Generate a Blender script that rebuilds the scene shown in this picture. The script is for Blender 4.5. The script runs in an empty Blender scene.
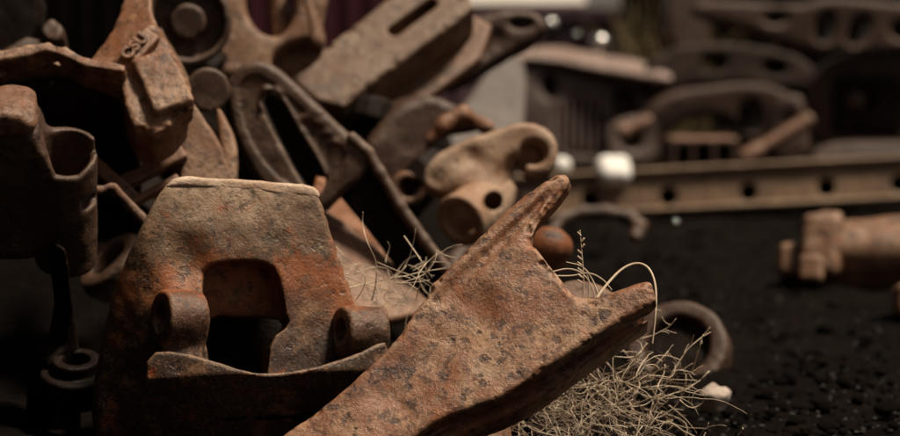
import bpy, math, random
import numpy as np
from mathutils import Matrix, Vector

sc = bpy.context.scene
COL = sc.collection
rad = math.radians

# ------------------------------------------------------------------ camera, sky, sun, exposure
CAM = np.array([0.0, 0.0, 0.95]); PITCH = rad(5.0); FPX = 2125.0   # focal length in pixels of a 900 px wide frame
cd = bpy.data.cameras.new('camera'); cam = bpy.data.objects.new('camera', cd); COL.objects.link(cam)
cam.location = CAM; cam.rotation_euler = (rad(90) - PITCH, 0, 0)
cd.lens = 85; cd.sensor_width = 36; cd.clip_start = 0.05; cd.clip_end = 600
cd.dof.use_dof = True; cd.dof.focus_distance = 4.45; cd.dof.aperture_fstop = 1.9
sc.camera = cam

SUN_EL, SUN_AZ = rad(67), rad(106)      # azimuth measured from +Y (view direction) clockwise: from the right, a little behind the camera
w = bpy.data.worlds.new('World'); sc.world = w; w.use_nodes = True
nt = w.node_tree; nt.nodes.clear()
out = nt.nodes.new('ShaderNodeOutputWorld'); bg = nt.nodes.new('ShaderNodeBackground')
sky = nt.nodes.new('ShaderNodeTexSky'); sky.sky_type = 'NISHITA'; sky.sun_disc = False
sky.sun_elevation = SUN_EL; sky.sun_rotation = SUN_AZ; sky.dust_density = 1.5; sky.air_density = 1.0
hs = nt.nodes.new('ShaderNodeHueSaturation'); hs.inputs['Saturation'].default_value = 0.18
mm = nt.nodes.new('ShaderNodeMix'); mm.data_type = 'RGBA'; mm.blend_type = 'MULTIPLY'
mm.inputs[0].default_value = 1; mm.inputs[7].default_value = (1.0, 0.86, 0.72, 1)
nt.links.new(sky.outputs[0], hs.inputs['Color']); nt.links.new(hs.outputs[0], mm.inputs[6])
nt.links.new(mm.outputs[2], bg.inputs[0]); nt.links.new(bg.outputs[0], out.inputs[0])
bg.inputs[1].default_value = 0.05
sl = bpy.data.lights.new('sun', 'SUN'); sun = bpy.data.objects.new('sun', sl); COL.objects.link(sun)
sl.energy = 5.0; sl.angle = rad(9); sl.color = (1.0, 0.87, 0.68)
sd = Vector((math.sin(SUN_AZ) * math.cos(SUN_EL), math.cos(SUN_AZ) * math.cos(SUN_EL), math.sin(SUN_EL)))
sun.rotation_euler = sd.to_track_quat('Z', 'Y').to_euler(); sun.location = sd * 20
sc.view_settings.view_transform = 'Standard'; sc.view_settings.look = 'None'
sc.view_settings.exposure = 0.02; sc.view_settings.gamma = 1
sc.cycles.use_denoising = True; sc.cycles.max_bounces = 5; sc.cycles.diffuse_bounces = 3

# ------------------------------------------------------------------ geometry helpers
FWD = np.array([0, math.cos(PITCH), -math.sin(PITCH)]); UP = np.array([0, math.sin(PITCH), math.cos(PITCH)]); RT = np.array([1.0, 0, 0])
def ray(px, py): return FWD + RT * (px - 450) / FPX + UP * (218 - py) / FPX
def at(px, py, D): return CAM + ray(px, py) * D
def ground_D(py): return 0.95 / -ray(450, py)[2]

class Fr:
    """A plane standing in the yard: origin seen at (px,py) D metres away; yaw turns it about the vertical, pitch leans its top away."""
    def __init__(s, px, py, D, yaw=0, pitch=0):
        s.O = at(px, py, D); y, p = rad(yaw), rad(pitch)
        s.u = np.array([math.cos(y), math.sin(y), 0])
        back = np.array([-math.sin(y), math.cos(y), 0]); z = np.array([0, 0, 1.0])
        s.v = z * math.cos(p) + back * math.sin(p)
        s.n = np.cross(s.u, s.v); s.s = D / FPX
        s.B = np.stack([s.u, s.v, s.n])
    def M(s):
        m = Matrix.Identity(4)
        for i in range(3):
            m[i][0], m[i][1], m[i][2], m[i][3] = s.u[i], s.v[i], s.n[i], s.O[i]
        return m
    def p(s, px, py, z=0.0):
        r = ray(px, py); o = s.O + s.n * z
        t = np.dot(o - CAM, s.n) / np.dot(r, s.n)
        return s.B @ (CAM + r * t - s.O)
    def uv(s, pts, z=0.0): return [tuple(s.p(a, b, z)[:2]) for a, b in pts]

class S:
    def __init__(s, f, lo, hi): s.f, s.lo, s.hi = f, np.array(lo, float), np.array(hi, float)

def chaikin(pts, n=2, closed=True):
    P = np.array(pts, float)
    for _ in range(n):
        Q = np.roll(P, -1, 0) if closed else P[1:]
        A = P if closed else P[:-1]
        N = np.empty((len(A) * 2, P.shape[1])); N[0::2] = A * .75 + Q * .25; N[1::2] = A * .25 + Q * .75
        if not closed: N = np.vstack([P[:1], N, P[-1:]])
        P = N
    return [tuple(x) for x in P]

def sdpoly(P, X, Y):
    d = None; sg = None; n = len(P)
    for i in range(n):
        ax, ay = P[i]; bx, by = P[i - 1]
        ex, ey = bx - ax, by - ay
        wx, wy = X - ax, Y - ay
        t = np.clip((wx * ex + wy * ey) / max(ex * ex + ey * ey, 1e-12), 0, 1)
        q = (wx - ex * t) ** 2 + (wy - ey * t) ** 2
        c1 = Y >= ay; c2 = Y < by; c3 = ex * wy > ey * wx
        fl = (c1 & c2 & c3) | (~c1 & ~c2 & ~c3)
        d = q if d is None else np.minimum(d, q)
        sg = np.where(fl, -1.0, 1.0) * (1.0 if sg is None else sg)
    return np.sqrt(d) * sg

def poly(P, z0, z1, r=0.0, draft=0.0):
    P = [tuple(p[:2]) for p in P]; A = np.array(P); e = max(0, draft) * (z1 - z0)
    def f(X, Y, Z):
        d2 = sdpoly(P, X, Y) + r
        if draft: d2 = d2 - draft * (z1 - Z)
        dz = np.abs(Z - (z0 + z1) / 2) - (z1 - z0) / 2 + r
        return np.minimum(np.maximum(d2, dz), 0) + np.sqrt(np.maximum(d2, 0) ** 2 + np.maximum(dz, 0) ** 2) - r
    return S(f, (A[:, 0].min() - e, A[:, 1].min() - e, z0), (A[:, 0].max() + e, A[:, 1].max() + e, z1))

def cap(a, b, ra, rb=None):
    a, b = np.array(a, float), np.array(b, float); rb = ra if rb is None else rb; m = max(ra, rb)
    ab = b - a; L2 = max(float(ab @ ab), 1e-9)
    def f(X, Y, Z):
        t = np.clip(((X - a[0]) * ab[0] + (Y - a[1]) * ab[1] + (Z - a[2]) * ab[2]) / L2, 0, 1)
        return np.sqrt((X - a[0] - ab[0] * t) ** 2 + (Y - a[1] - ab[1] * t) ** 2 + (Z - a[2] - ab[2] * t) ** 2) - (ra + (rb - ra) * t)
    return S(f, np.minimum(a, b) - m, np.maximum(a, b) + m)

def cyl(a, b, r, rd=0.0, rb=None):
    a, b = np.array(a, float), np.array(b, float); rb = r if rb is None else rb; m = max(r, rb)
    ab = b - a; L = float(np.linalg.norm(ab)); n = ab / L
    def f(X, Y, Z):
        h = (X - a[0]) * n[0] + (Y - a[1]) * n[1] + (Z - a[2]) * n[2]
        q = np.sqrt(np.maximum((X - a[0]) ** 2 + (Y - a[1]) ** 2 + (Z - a[2]) ** 2 - h * h, 0))
        dr = q - (r + (rb - r) * np.clip(h / L, 0, 1)) + rd
        dh = np.abs(h - L / 2) - L / 2 + rd
        return np.minimum(np.maximum(dr, dh), 0) + np.sqrt(np.maximum(dr, 0) ** 2 + np.maximum(dh, 0) ** 2) - rd
    return S(f, np.minimum(a, b) - m, np.maximum(a, b) + m)

def ell(c, r, ax=None):
    c = np.array(c, float); r = np.array(r, float); R = np.eye(3) if ax is None else np.array(ax); m = r.max()
    def f(X, Y, Z):
        k = 0
        for i in range(3): k = k + (((X - c[0]) * R[i][0] + (Y - c[1]) * R[i][1] + (Z - c[2]) * R[i][2]) / r[i]) ** 2
        return (np.sqrt(k) - 1) * r.min()
    return S(f, c - m, c + m)

def box(c, hsz, rd=0.0, ax=None):
    c = np.array(c, float); hsz = np.array(hsz, float); R = np.eye(3) if ax is None else np.array(ax)
    ext = np.abs(R.T) @ hsz
    def f(X, Y, Z):
        q = [np.abs((X - c[0]) * R[i][0] + (Y - c[1]) * R[i][1] + (Z - c[2]) * R[i][2]) - hsz[i] + rd for i in range(3)]
        o = np.sqrt(np.maximum(q[0], 0) ** 2 + np.maximum(q[1], 0) ** 2 + np.maximum(q[2], 0) ** 2)
        return o + np.minimum(np.maximum(np.maximum(q[0], q[1]), q[2]), 0) - rd
    return S(f, c - ext, c + ext)

def smin(a, b, k):
    if k <= 0: return np.minimum(a, b)
    h = np.maximum(k - np.abs(a - b), 0) / k
    return np.minimum(a, b) - h * h * k * .25

def U(*ss, k=0.012):
    def f(X, Y, Z):
        d = ss[0].f(X, Y, Z)
        for s in ss[1:]: d = smin(d, s.f(X, Y, Z), k)
        return d
    return S(f, np.min([s.lo for s in ss], 0), np.max([s.hi for s in ss], 0))

def cut(a, *bs, k=0.008):
    def f(X, Y, Z):
        d = a.f(X, Y, Z)
        for b in bs: d = -smin(-d, b.f(X, Y, Z), k)
        return d
    return S(f, a.lo, a.hi)

def chips(s, line, n, r, seed, k=.004):
    """knock small flakes off along an edge line"""
    rs = np.random.RandomState(seed); bs = []
    for _ in range(n):
        i = rs.randint(len(line) - 1); t = rs.rand(); p = np.array(line[i]) * (1 - t) + np.array(line[i + 1]) * t
        q = rs.randn(3); q /= np.linalg.norm(q); rr = r * rs.uniform(.4, 1.4, 3)
        bs.append(ell(p + q * rr.min() * .95, rr))
    lo = [b.lo - .02 for b in bs]; hi = [b.hi + .02 for b in bs]
    def f(X, Y, Z):
        d = np.array(np.broadcast_arrays(s.f(X, Y, Z) + 0 * (X + Y + Z))[0])
        xs, ys, zs = X.ravel(), Y.ravel(), Z.ravel()
        for b, l, h in zip(bs, lo, hi):
            i0, i1 = np.searchsorted(xs, (l[0], h[0])); j0, j1 = np.searchsorted(ys, (l[1], h[1])); k0, k1 = np.searchsorted(zs, (l[2], h[2]))
            if i1 > i0 and j1 > j0 and k1 > k0:
                sub = d[i0:i1, j0:j1, k0:k1]; d[i0:i1, j0:j1, k0:k1] = -smin(-sub, b.f(X[i0:i1], Y[:, j0:j1], Z[:, :, k0:k1]), k)
        return d
    return S(f, s.lo, s.hi)

def warp(s, g, zlo, zhi):
    return S(lambda X, Y, Z: s.f(X, Y, Z - g(X, Y)), (s.lo[0], s.lo[1], s.lo[2] + zlo), (s.hi[0], s.hi[1], s.hi[2] + zhi))

def side(a, b):
    """signed distance to the left of the 2D line a->b"""
    a, b = np.array(a[:2]), np.array(b[:2]); d = (b - a) / np.linalg.norm(b - a)
    return lambda X, Y: d[0] * (Y - a[1]) - d[1] * (X - a[0])

def softp(x, k): return 0.5 * (x + np.sqrt(x * x + k * k))

_CO = np.array([(i, j, k) for i in (0, 1) for j in (0, 1) for k in (0, 1)])
_ED = [(a, b) for a in range(8) for b in range(a + 1, 8) if np.abs(_CO[a] - _CO[b]).sum() == 1]
def nets(s, h):
    lo = s.lo - 2.5 * h; n = np.ceil((s.hi + 2.5 * h - lo) / h).astype(int) + 1
    X = (lo[0] + h * np.arange(n[0])).reshape(-1, 1, 1); Y = (lo[1] + h * np.arange(n[1])).reshape(1, -1, 1); Z = (lo[2] + h * np.arange(n[2])).reshape(1, 1, -1)
    V = np.broadcast_to(s.f(X, Y, Z), n).astype(np.float32).copy()
    V[0] = V[-1] = 1; V[:, 0] = V[:, -1] = 1; V[:, :, 0] = V[:, :, -1] = 1
    C = np.stack([V[i:n[0] - 1 + i, j:n[1] - 1 + j, k:n[2] - 1 + k] for i, j, k in _CO])
    ins = (C < 0).sum(0); act = (ins > 0) & (ins < 8)
    ids = np.full(act.shape, -1, np.int64); nv = int(act.sum()); ids[act] = np.arange(nv)
    c = C[:, act]; acc = np.zeros((nv, 3)); cnt = np.zeros(nv)
    for a, b in _ED:
        m = (c[a] < 0) != (c[b] < 0)
        t = np.where(m, c[a] / np.where(m, c[a] - c[b], 1), 0)
        acc += np.where(m[:, None], _CO[a] + (_CO[b] - _CO[a]) * t[:, None], 0); cnt += m
    verts = (np.argwhere(act) + acc / cnt[:, None]) * h + lo
    F = []; I = V < 0
    for ax in range(3):
        A = np.moveaxis(I, ax, 0); J = np.moveaxis(ids, ax, 0)
        e = A[:-1, 1:-1, 1:-1] != A[1:, 1:-1, 1:-1]
        q = np.stack([J[:, :-1, :-1][e], J[:, 1:, :-1][e], J[:, 1:, 1:][e], J[:, :-1, 1:][e]], 1)
        fl = A[:-1, 1:-1, 1:-1][e]
        if ax == 1: fl = ~fl
        q[~fl] = q[~fl][:, ::-1]; F.append(q)
    return verts, np.vstack(F)

def vnoise(P, freq, seed):
    L = np.random.RandomState(seed).rand(32, 32, 32) * 2 - 1
    q = P * freq + 7.3; i = np.floor(q).astype(int); f = q - i; f = f * f * (3 - 2 * f); r = 0
    for a in (0, 1):
        for b in (0, 1):
            for c in (0, 1):
                wgt = (f[:, 0] if a else 1 - f[:, 0]) * (f[:, 1] if b else 1 - f[:, 1]) * (f[:, 2] if c else 1 - f[:, 2])
                r = r + wgt * L[(i[:, 0] + a) % 32, (i[:, 1] + b) % 32, (i[:, 2] + c) % 32]
    return r

def vnormals(v, f):
    n = np.zeros_like(v); d = np.cross(v[f[:, 2]] - v[f[:, 0]], v[f[:, 3]] - v[f[:, 1]])
    for k in range(4): np.add.at(n, f[:, k], d)
    return n / np.maximum(np.linalg.norm(n, axis=1, keepdims=True), 1e-12)

def mesh(name, v, f, mat, smooth=True):
    me = bpy.data.meshes.new(name)
    me.from_pydata(v if isinstance(v, list) else v.tolist(), [], f if isinstance(f, list) else f.tolist())
    if smooth: me.polygons.foreach_set('use_smooth', [True] * len(me.polygons))
    if mat: me.materials.append(mat)
    me.update(); return me

def link(name, me, parent=None):
    o = bpy.data.objects.new(name, me); COL.objects.link(o)
    if parent is not None: o.parent = parent
    return o

SEED = [1]
def part(parent, name, s, h, mat, amp=0.0025, freq=22):
    amp *= .62
    v, f = nets(s, h); SEED[0] += 1
    if amp:
        n = vnormals(v, f)
        d = amp * (vnoise(v, freq, SEED[0]) + .5 * vnoise(v, freq * 2.3, SEED[0] + 50)) + amp * 1.3 * vnoise(v, freq * .28, SEED[0] + 99)
        v = v + n * d[:, None]
    return link(name, mesh(name, v, f, mat), parent)

def tag(o, label, cat, group=None, kind=None):
    o['label'] = label
    if cat: o['category'] = cat
    if group: o['group'] = group
    if kind or cat: o['kind'] = kind or 'thing'
    return o

def thing(name, label, cat, fr, group=None):
    o = bpy.data.objects.new(name, None); COL.objects.link(o); o.matrix_world = fr.M(); o.empty_display_size = .1
    return tag(o, label, cat, group)

def tube(pts, r0, r1=None, sides=5, v=None, f=None):
    """append a tapered tube along pts to lists v, f"""
    P = np.array(pts, float); r1 = r0 if r1 is None else r1; base = len(v); n = len(P)
    T = np.gradient(P, axis=0); T /= np.maximum(np.linalg.norm(T, axis=1, keepdims=True), 1e-9)
    ref = np.array([.3, .9, .2])
    for i in range(n):
        a = np.cross(T[i], ref); a /= np.linalg.norm(a); b = np.cross(T[i], a); r = r0 + (r1 - r0) * i / (n - 1)
        for k in range(sides):
            q = 2 * math.pi * k / sides; v.append(tuple(P[i] + r * (a * math.cos(q) + b * math.sin(q))))
    for i in range(n - 1):
        for k in range(sides):
            k2 = (k + 1) % sides; f.append((base + i * sides + k, base + i * sides + k2, base + (i + 1) * sides + k2, base + (i + 1) * sides + k))
    f.append(tuple(base + k for k in range(sides))[::-1]); f.append(tuple(base + (n - 1) * sides + k for k in range(sides)))

# ------------------------------------------------------------------ materials
def newmat(name):
    m = bpy.data.materials.new(name); m.use_nodes = True; t = m.node_tree; t.nodes.clear()
    o = t.nodes.new('ShaderNodeOutputMaterial'); b = t.nodes.new('ShaderNodeBsdfPrincipled')
    t.links.new(b.outputs[0], o.inputs[0]); return m, t, b
def N(t, typ, **kw):
    n = t.nodes.new('ShaderNode' + typ)
    for k, x in kw.items():
        if k.startswith('i_'): n.inputs[k[2:].replace('_', ' ')].default_value = x
        else: setattr(n, k, x)
    return n
def ramp(t, src, p0, p1, c0=(0, 0, 0, 1), c1=(1, 1, 1, 1)):
    r = N(t, 'ValToRGB'); e = r.color_ramp.elements
    e[0].position, e[1].position = p0, p1; e[0].color, e[1].color = c0, c1
    t.links.new(src, r.inputs[0]); return r.outputs[0]
def mixc(t, fac, a, b, mode='MIX'):
    m = N(t, 'Mix', data_type='RGBA', blend_type=mode)
    for s, i in ((fac, 0), (a, 6), (b, 7)):
        if isinstance(s, (int, float)): m.inputs[i].default_value = s
        elif isinstance(s, tuple): m.inputs[i].default_value = s if len(s) == 4 else s + (1,)
        else: t.links.new(s, m.inputs[i])
    return m.outputs[2]

def rust(name, dust, rustc, dark, dust_w=.5, pit=.5, scale=1.0, wear=.5, rough=.54, bump=.42, spec=.5, grad=None, coat=None):
    """weathered cast steel: mill scale and rust under baked-on dust, pits, worn edges. grad = (v0, v1, colour): old paint above a height on the piece; lowest stops grime with painted-in shade"""
    m, t, b = newmat(name); L = t.links.new
    tc = N(t, 'TexCoord'); co = tc.outputs['Object']
    n1 = N(t, 'TexNoise', i_Scale=7 * scale, i_Detail=9, i_Roughness=.62, i_Distortion=.4); L(co, n1.inputs[0])
    n2 = N(t, 'TexNoise', i_Scale=34 * scale, i_Detail=7, i_Roughness=.7); L(co, n2.inputs[0])
    n3 = N(t, 'TexNoise', i_Scale=150 * scale, i_Detail=4, i_Roughness=.65); L(co, n3.inputs[0])
    n4 = N(t, 'TexNoise', i_Scale=3.1 * scale, i_Detail=5, i_Roughness=.6, i_Distortion=1.2); L(co, n4.inputs[0])
    vo = N(t, 'TexVoronoi', i_Scale=38 * scale); vm = N(t, 'VectorMath', operation='ADD')
    nz = N(t, 'TexNoise', i_Scale=60 * scale, i_Detail=3); L(co, nz.inputs[0])
    vs = N(t, 'VectorMath', operation='SCALE'); vs.inputs[3].default_value = .03 / scale; L(nz.outputs[1], vs.inputs[0])
    L(co, vm.inputs[0]); L(vs.outputs[0], vm.inputs[1]); L(vm.outputs[0], vo.inputs[0])
    c = mixc(t, ramp(t, n1.outputs[0], .62 - .34 * dust_w, .80 - .34 * dust_w), rustc, dust)
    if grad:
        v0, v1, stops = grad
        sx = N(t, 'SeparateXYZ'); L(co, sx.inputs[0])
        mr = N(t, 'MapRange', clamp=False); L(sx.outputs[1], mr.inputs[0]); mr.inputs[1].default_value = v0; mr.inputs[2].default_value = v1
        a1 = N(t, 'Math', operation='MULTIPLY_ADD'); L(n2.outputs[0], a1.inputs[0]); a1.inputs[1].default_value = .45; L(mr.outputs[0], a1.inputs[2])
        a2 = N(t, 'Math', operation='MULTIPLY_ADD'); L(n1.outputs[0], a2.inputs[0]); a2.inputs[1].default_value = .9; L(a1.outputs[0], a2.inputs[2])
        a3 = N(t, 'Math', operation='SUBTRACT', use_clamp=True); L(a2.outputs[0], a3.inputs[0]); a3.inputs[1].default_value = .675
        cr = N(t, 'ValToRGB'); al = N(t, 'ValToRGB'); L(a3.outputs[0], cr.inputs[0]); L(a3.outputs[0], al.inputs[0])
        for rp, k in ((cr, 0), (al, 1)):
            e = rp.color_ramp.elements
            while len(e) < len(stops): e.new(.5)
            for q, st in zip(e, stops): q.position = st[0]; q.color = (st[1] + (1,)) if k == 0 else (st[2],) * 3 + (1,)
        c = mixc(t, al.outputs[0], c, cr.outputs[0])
    if coat:
        c = mixc(t, ramp(t, n4.outputs[0], .52, .60), c, coat)
    spots = ramp(t, vo.outputs[0], .22, .36, (1, 1, 1, 1), (0, 0, 0, 1))
    sm = N(t, 'Math', operation='MULTIPLY'); L(spots, sm.inputs[0]); L(ramp(t, n1.outputs[0], .42, .58), sm.inputs[1])
    s2 = N(t, 'Math', operation='MULTIPLY'); L(sm.outputs[0], s2.inputs[0]); s2.inputs[1].default_value = pit
    c = mixc(t, s2.outputs[0], c, dark)
    n5 = N(t, 'TexNoise', i_Scale=24 * scale, i_Detail=10, i_Roughness=.7, i_Distortion=.3); L(co, n5.inputs[0])
    c = mixc(t, ramp(t, n5.outputs[0], .52, .63, (0, 0, 0, 1), (min(1, pit * 1.25),) * 3 + (1,)), c, dark)
    c = mixc(t, ramp(t, n2.outputs[0], .53, .60, (0, 0, 0, 1), (pit * .8,) * 3 + (1,)), c, dark)
    c = mixc(t, ramp(t, n3.outputs[0], .56, .68, (0, 0, 0, 1), (.38, .38, .38, 1)), c, tuple(min(1, x * 1.7) for x in dust[:3]))
    n7 = N(t, 'TexNoise', i_Scale=11 * scale, i_Detail=9, i_Roughness=.75); L(co, n7.inputs[0])
    c = mixc(t, ramp(t, n7.outputs[0], .55, .66, (0, 0, 0, 1), (.65, .65, .65, 1)), c, tuple(min(1, x * k) for x, k in zip(dust[:3], (1.3, 1.26, 1.18))))
    c = mixc(t, ramp(t, n7.outputs[0], .36, .45, (.6, .6, .6, 1), (0, 0, 0, 1)), c, tuple(min(1, x * k) for x, k in zip(rustc[:3], (1.45, 1.12, .75))))
    g = N(t, 'NewGeometry')
    pw = N(t, 'Math', operation='MULTIPLY'); L(ramp(t, g.outputs['Pointiness'], .515, .565), pw.inputs[0]); L(ramp(t, n2.outputs[0], .35, .6, (0, 0, 0, 1), (wear, wear, wear, 1)), pw.inputs[1])
    c = mixc(t, pw.outputs[0], c, tuple(min(1, x * k) for x, k in zip(dust[:3], (1.6, 1.75, 1.9))))
    L(c, b.inputs['Base Color']); b.inputs['Specular IOR Level'].default_value = spec
    L(ramp(t, n2.outputs[0], .3, .7, (rough - .22,) * 3 + (1,), (min(1, rough + .1),) * 3 + (1,)), b.inputs['Roughness'])
    n6 = N(t, 'TexNoise', i_Scale=420 * scale, i_Detail=3, i_Roughness=.6); L(co, n6.inputs[0])
    def madd(src, k, prev=None):
        q = N(t, 'Math', operation='MULTIPLY_ADD'); L(src, q.inputs[0]); q.inputs[1].default_value = k; q.inputs[2].default_value = 0
        if prev is not None: L(prev, q.inputs[2])
        return q.outputs[0]
    hh = madd(n6.outputs[0], .35); hh = madd(n3.outputs[0], .9, hh); hh = madd(n2.outputs[0], .5, hh); hh = madd(sm.outputs[0], -.5, hh); hh = madd(n5.outputs[0], -.8, hh)
    bp = N(t, 'Bump'); bp.inputs['Strength'].default_value = bump; bp.inputs['Distance'].default_value = .006 / scale
    L(hh, bp.inputs['Height']); L(bp.outputs[0], b.inputs['Normal'])
    return m

def plain(name, col, col2=None, scale=20, rough=.8, metal=0, bump=.2):
    m, t, b = newmat(name); tc = N(t, 'TexCoord')
    n = N(t, 'TexNoise', i_Scale=scale, i_Detail=6, i_Roughness=.65); t.links.new(tc.outputs['Object'], n.inputs[0])
    t.links.new(mixc(t, ramp(t, n.outputs[0], .35, .65), col, col2 or tuple(x * .6 for x in col)), b.inputs['Base Color'])
    b.inputs['Roughness'].default_value = rough; b.inputs['Metallic'].default_value = metal
    bp = N(t, 'Bump'); bp.inputs['Strength'].default_value = bump; bp.inputs['Distance'].default_value = .01
    t.links.new(n.outputs[0], bp.inputs['Height']); t.links.new(bp.outputs[0], b.inputs['Normal']); return m

TAN, BRN, ORG, DRK = (.30, .18, .115), (.17, .078, .042), (.30, .105, .035), (.030, .014, .010)
m_jaw = rust('jaw_steel', (.26, .14, .078), (.22, .062, .018), DRK, .45, .6, 1.0, .8, grad=(-.10, .262, ((.0, (.032, .018, .012), .93), (.2, (.06, .03, .018), .7), (.34, (.30, .085, .020), .75), (.50, (.24, .080, .028), .6), (.58, (.105, .066, .038), .8), (.72, (.155, .10, .06), .85), (.86, (.36, .25, .165), .9), (.97, (.46, .32, .22), .9))))  # lowest stops: grime, darkened further to paint shade onto the undercut lip
m_fork = rust('fork_steel', (.37, .215, .13), (.22, .085, .040), (.040, .015, .011), .55, .85, .9, 1.0, coat=(.15, .056, .036))
m_dark = rust('dark_steel', (.13, .074, .047), (.062, .030, .019), (.012, .007, .006), .4, .6, 1.0, .6)
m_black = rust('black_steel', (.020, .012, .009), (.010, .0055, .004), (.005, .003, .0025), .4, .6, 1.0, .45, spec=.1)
m_tan = rust('dusty_steel', TAN, (.19, .090, .048), (.05, .024, .016), .55, .7, .9, .4)
m_pale = rust('pale_steel', (.44, .305, .215), (.27, .145, .085), (.12, .06, .04), .65, .35, .8, .3)
m_orange = rust('orange_rust', (.24, .12, .06), ORG, DRK, .3, .55, .9, .4)
m_brown = rust('brown_steel', (.20, .115, .075), BRN, DRK, .45, .6, .9, .5)
m_beam = rust('beam_steel', (.20, .12, .066), (.13, .07, .036), (.06, .035, .022), .55, .4, .4, .4)
m_back = rust('yard_steel', (.082, .048, .036), (.050, .026, .019), (.014, .008, .007), .5, .4, .4, .9, spec=.3)
m_olive = rust('olive_steel', (.12, .082, .055), (.075, .045, .03), (.03, .018, .013), .55, .5, .9, .3)

# ------------------------------------------------------------------ ground
def mound(x, y):
    a = np.exp(-(((x + 1.45) / .95) ** 2 + ((y - 6.5) / 1.05) ** 2)) * .78
    b = np.exp(-(((x + .35) / .55) ** 2 + ((y - 6.7) / .75) ** 2)) * .40
    c = np.exp(-(((x + 2.4) / 1.2) ** 2 + ((y - 6.0) / 1.5) ** 2)) * .6
    return np.maximum(a + b * .8, c)
def axis(a, b, h, far):
    c = list(np.arange(a, b, h)); g = h; lo = [a]; hi = [b]
    while hi[-1] < far: g *= 1.25; hi.append(hi[-1] + g); lo.append(lo[-1] - g)
    return np.array(lo[:0:-1] + c + hi)
gx, gy = axis(-2.2, 2.6, .025, 220), axis(3.6, 11.5, .03, 220)
GX, GY = np.meshgrid(gx, gy, indexing='ij'); P2 = np.stack([GX.ravel(), GY.ravel(), 0 * GX.ravel()], 1)
gz = mound(GX, GY).ravel() + (.016 * vnoise(P2, 6, 3) + .014 * np.abs(vnoise(P2, 13, 4)) + .010 * vnoise(P2, 27, 8)) * np.clip((14 - GY.ravel()) / 3, .1, 1) + .02 * vnoise(P2, 1.3, 5) - .014
idx = np.arange(GX.size).reshape(GX.shape)
gf = np.stack([idx[:-1, :-1], idx[1:, :-1], idx[1:, 1:], idx[:-1, 1:]], -1).reshape(-1, 4)
m_soil, t, b = newmat('black_soil'); tc = N(t, 'TexCoord')
n1 = N(t, 'TexNoise', i_Scale=3, i_Detail=8, i_Roughness=.65); n2 = N(t, 'TexNoise', i_Scale=45, i_Detail=8, i_Roughness=.7)
for n in (n1, n2): t.links.new(tc.outputs['Object'], n.inputs[0])
c = mixc(t, ramp(t, n1.outputs[0], .4, .65), (.0058, .0038, .0030), (.0125, .0082, .0066))
c = mixc(t, ramp(t, n2.outputs[0], .58, .72), c, (.020, .0135, .011)); t.links.new(c, b.inputs['Base Color'])
b.inputs['Roughness'].default_value = .95; b.inputs['Specular IOR Level'].default_value = .06
bp = N(t, 'Bump'); bp.inputs['Strength'].default_value = 1; bp.inputs['Distance'].default_value = .035
t.links.new(n2.outputs[0], bp.inputs['Height']); t.links.new(bp.outputs[0], b.inputs['Normal'])
g = link('ground', mesh('ground', np.stack([P2[:, 0], P2[:, 1], gz], 1), gf, m_soil))
tag(g, 'black sooty soil of the scrapyard', None, kind='structure')

# ------------------------------------------------------------------ front jaw casting
F = Fr(245, 300, 4.6, 14, 15); s = F.s
t_ = thing('jaw_casting', 'large rusty jaw casting with square window and tan top edge at the front', 'casting', F)
ol = chaikin(F.uv([(176, 178), (215, 180), (270, 183), (312, 188), (321, 200), (336, 250), (358, 312), (372, 360), (392, 400), (396, 480), (112, 480), (104, 436), (99, 390), (106, 340), (120, 280), (136, 236), (162, 188)]), 1)
body = poly(ol, -.10, 0, .012)
rl = side(F.p(140, 232), F.p(178, 372))     # left of the ridge the plate turns back into the flank
body = warp(body, lambda X, Y: -.9 * softp(-rl(X, Y) - .0, .03) + .012, -.16, .02)
win = poly(chaikin(F.uv([(203, 311), (283, 313), (290, 324), (270, 339), (267, 374), (262, 400), (222, 400), (204, 345)]), 1), -.3, .3)
rec = poly(chaikin(F.uv([(203, 330), (203, 276), (214, 263), (236, 261), (262, 261), (277, 271), (284, 302), (286, 330)]), 1), -.036, .3)
rec = warp(rec, lambda X, Y: -.25 * (F.p(240, 262)[1] - Y), -.1, .1)
body = cut(body, rec, win, k=.006)
edge = [F.p(x, y, z) for x, y, z in ((106, 340, -.06), (120, 280, -.05), (136, 236, -.01), (164, 188, 0), (314, 190, 0), (321, 200, 0), (336, 250, 0), (358, 312, 0), (372, 360, 0))]
wed = [F.p(x, y, 0) for x, y in ((204, 345), (203, 276), (214, 263), (262, 261), (277, 271), (284, 302), (288, 322), (270, 339), (267, 374))]
body = chips(body, edge[3:], 26, .0045, 5, .006)
dent = ell(F.p(190, 262, .02), (.035, .05, .03)); body = cut(body, dent, k=.03)
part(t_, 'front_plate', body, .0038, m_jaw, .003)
m_crust = rust('crust_steel', (.56, .42, .32), (.40, .24, .15), (.16, .08, .05), .65, .3, 1.2, .4)
part(t_, 'top_edge', chips(poly(chaikin(F.uv([(176, 176.5), (215, 178), (270, 181), (312, 186), (320, 194), (317, 201), (300, 197), (280, 197), (262, 193), (240, 192), (222, 190), (196, 189), (180, 187), (170, 189), (163, 188)]), 1), -.102, .0125, .009), [F.p(x, y, .015) for x, y in ((176, 190), (262, 195), (316, 200))], 10, .004, 31, .006), .004, m_crust, .003, 34)
part(t_, 'window_backing', poly(chaikin(F.uv([(170, 200), (312, 204), (350, 320), (380, 470), (125, 470), (140, 300)], -.2), 1), -.24, -.21, .01), .009, m_black)  # black backing added so the window looks shaded inside
rim = [(150, 350), (180, 350), (214, 361), (240, 370), (265, 374), (300, 371), (335, 361), (365, 350), (398, 334)]
apo = F.uv(rim, .125) + F.uv([(405, 480), (165, 484), (152, 436), (148, 390)], .125)
ap = poly(chaikin(apo, 1), .111, .125, .005)
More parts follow.
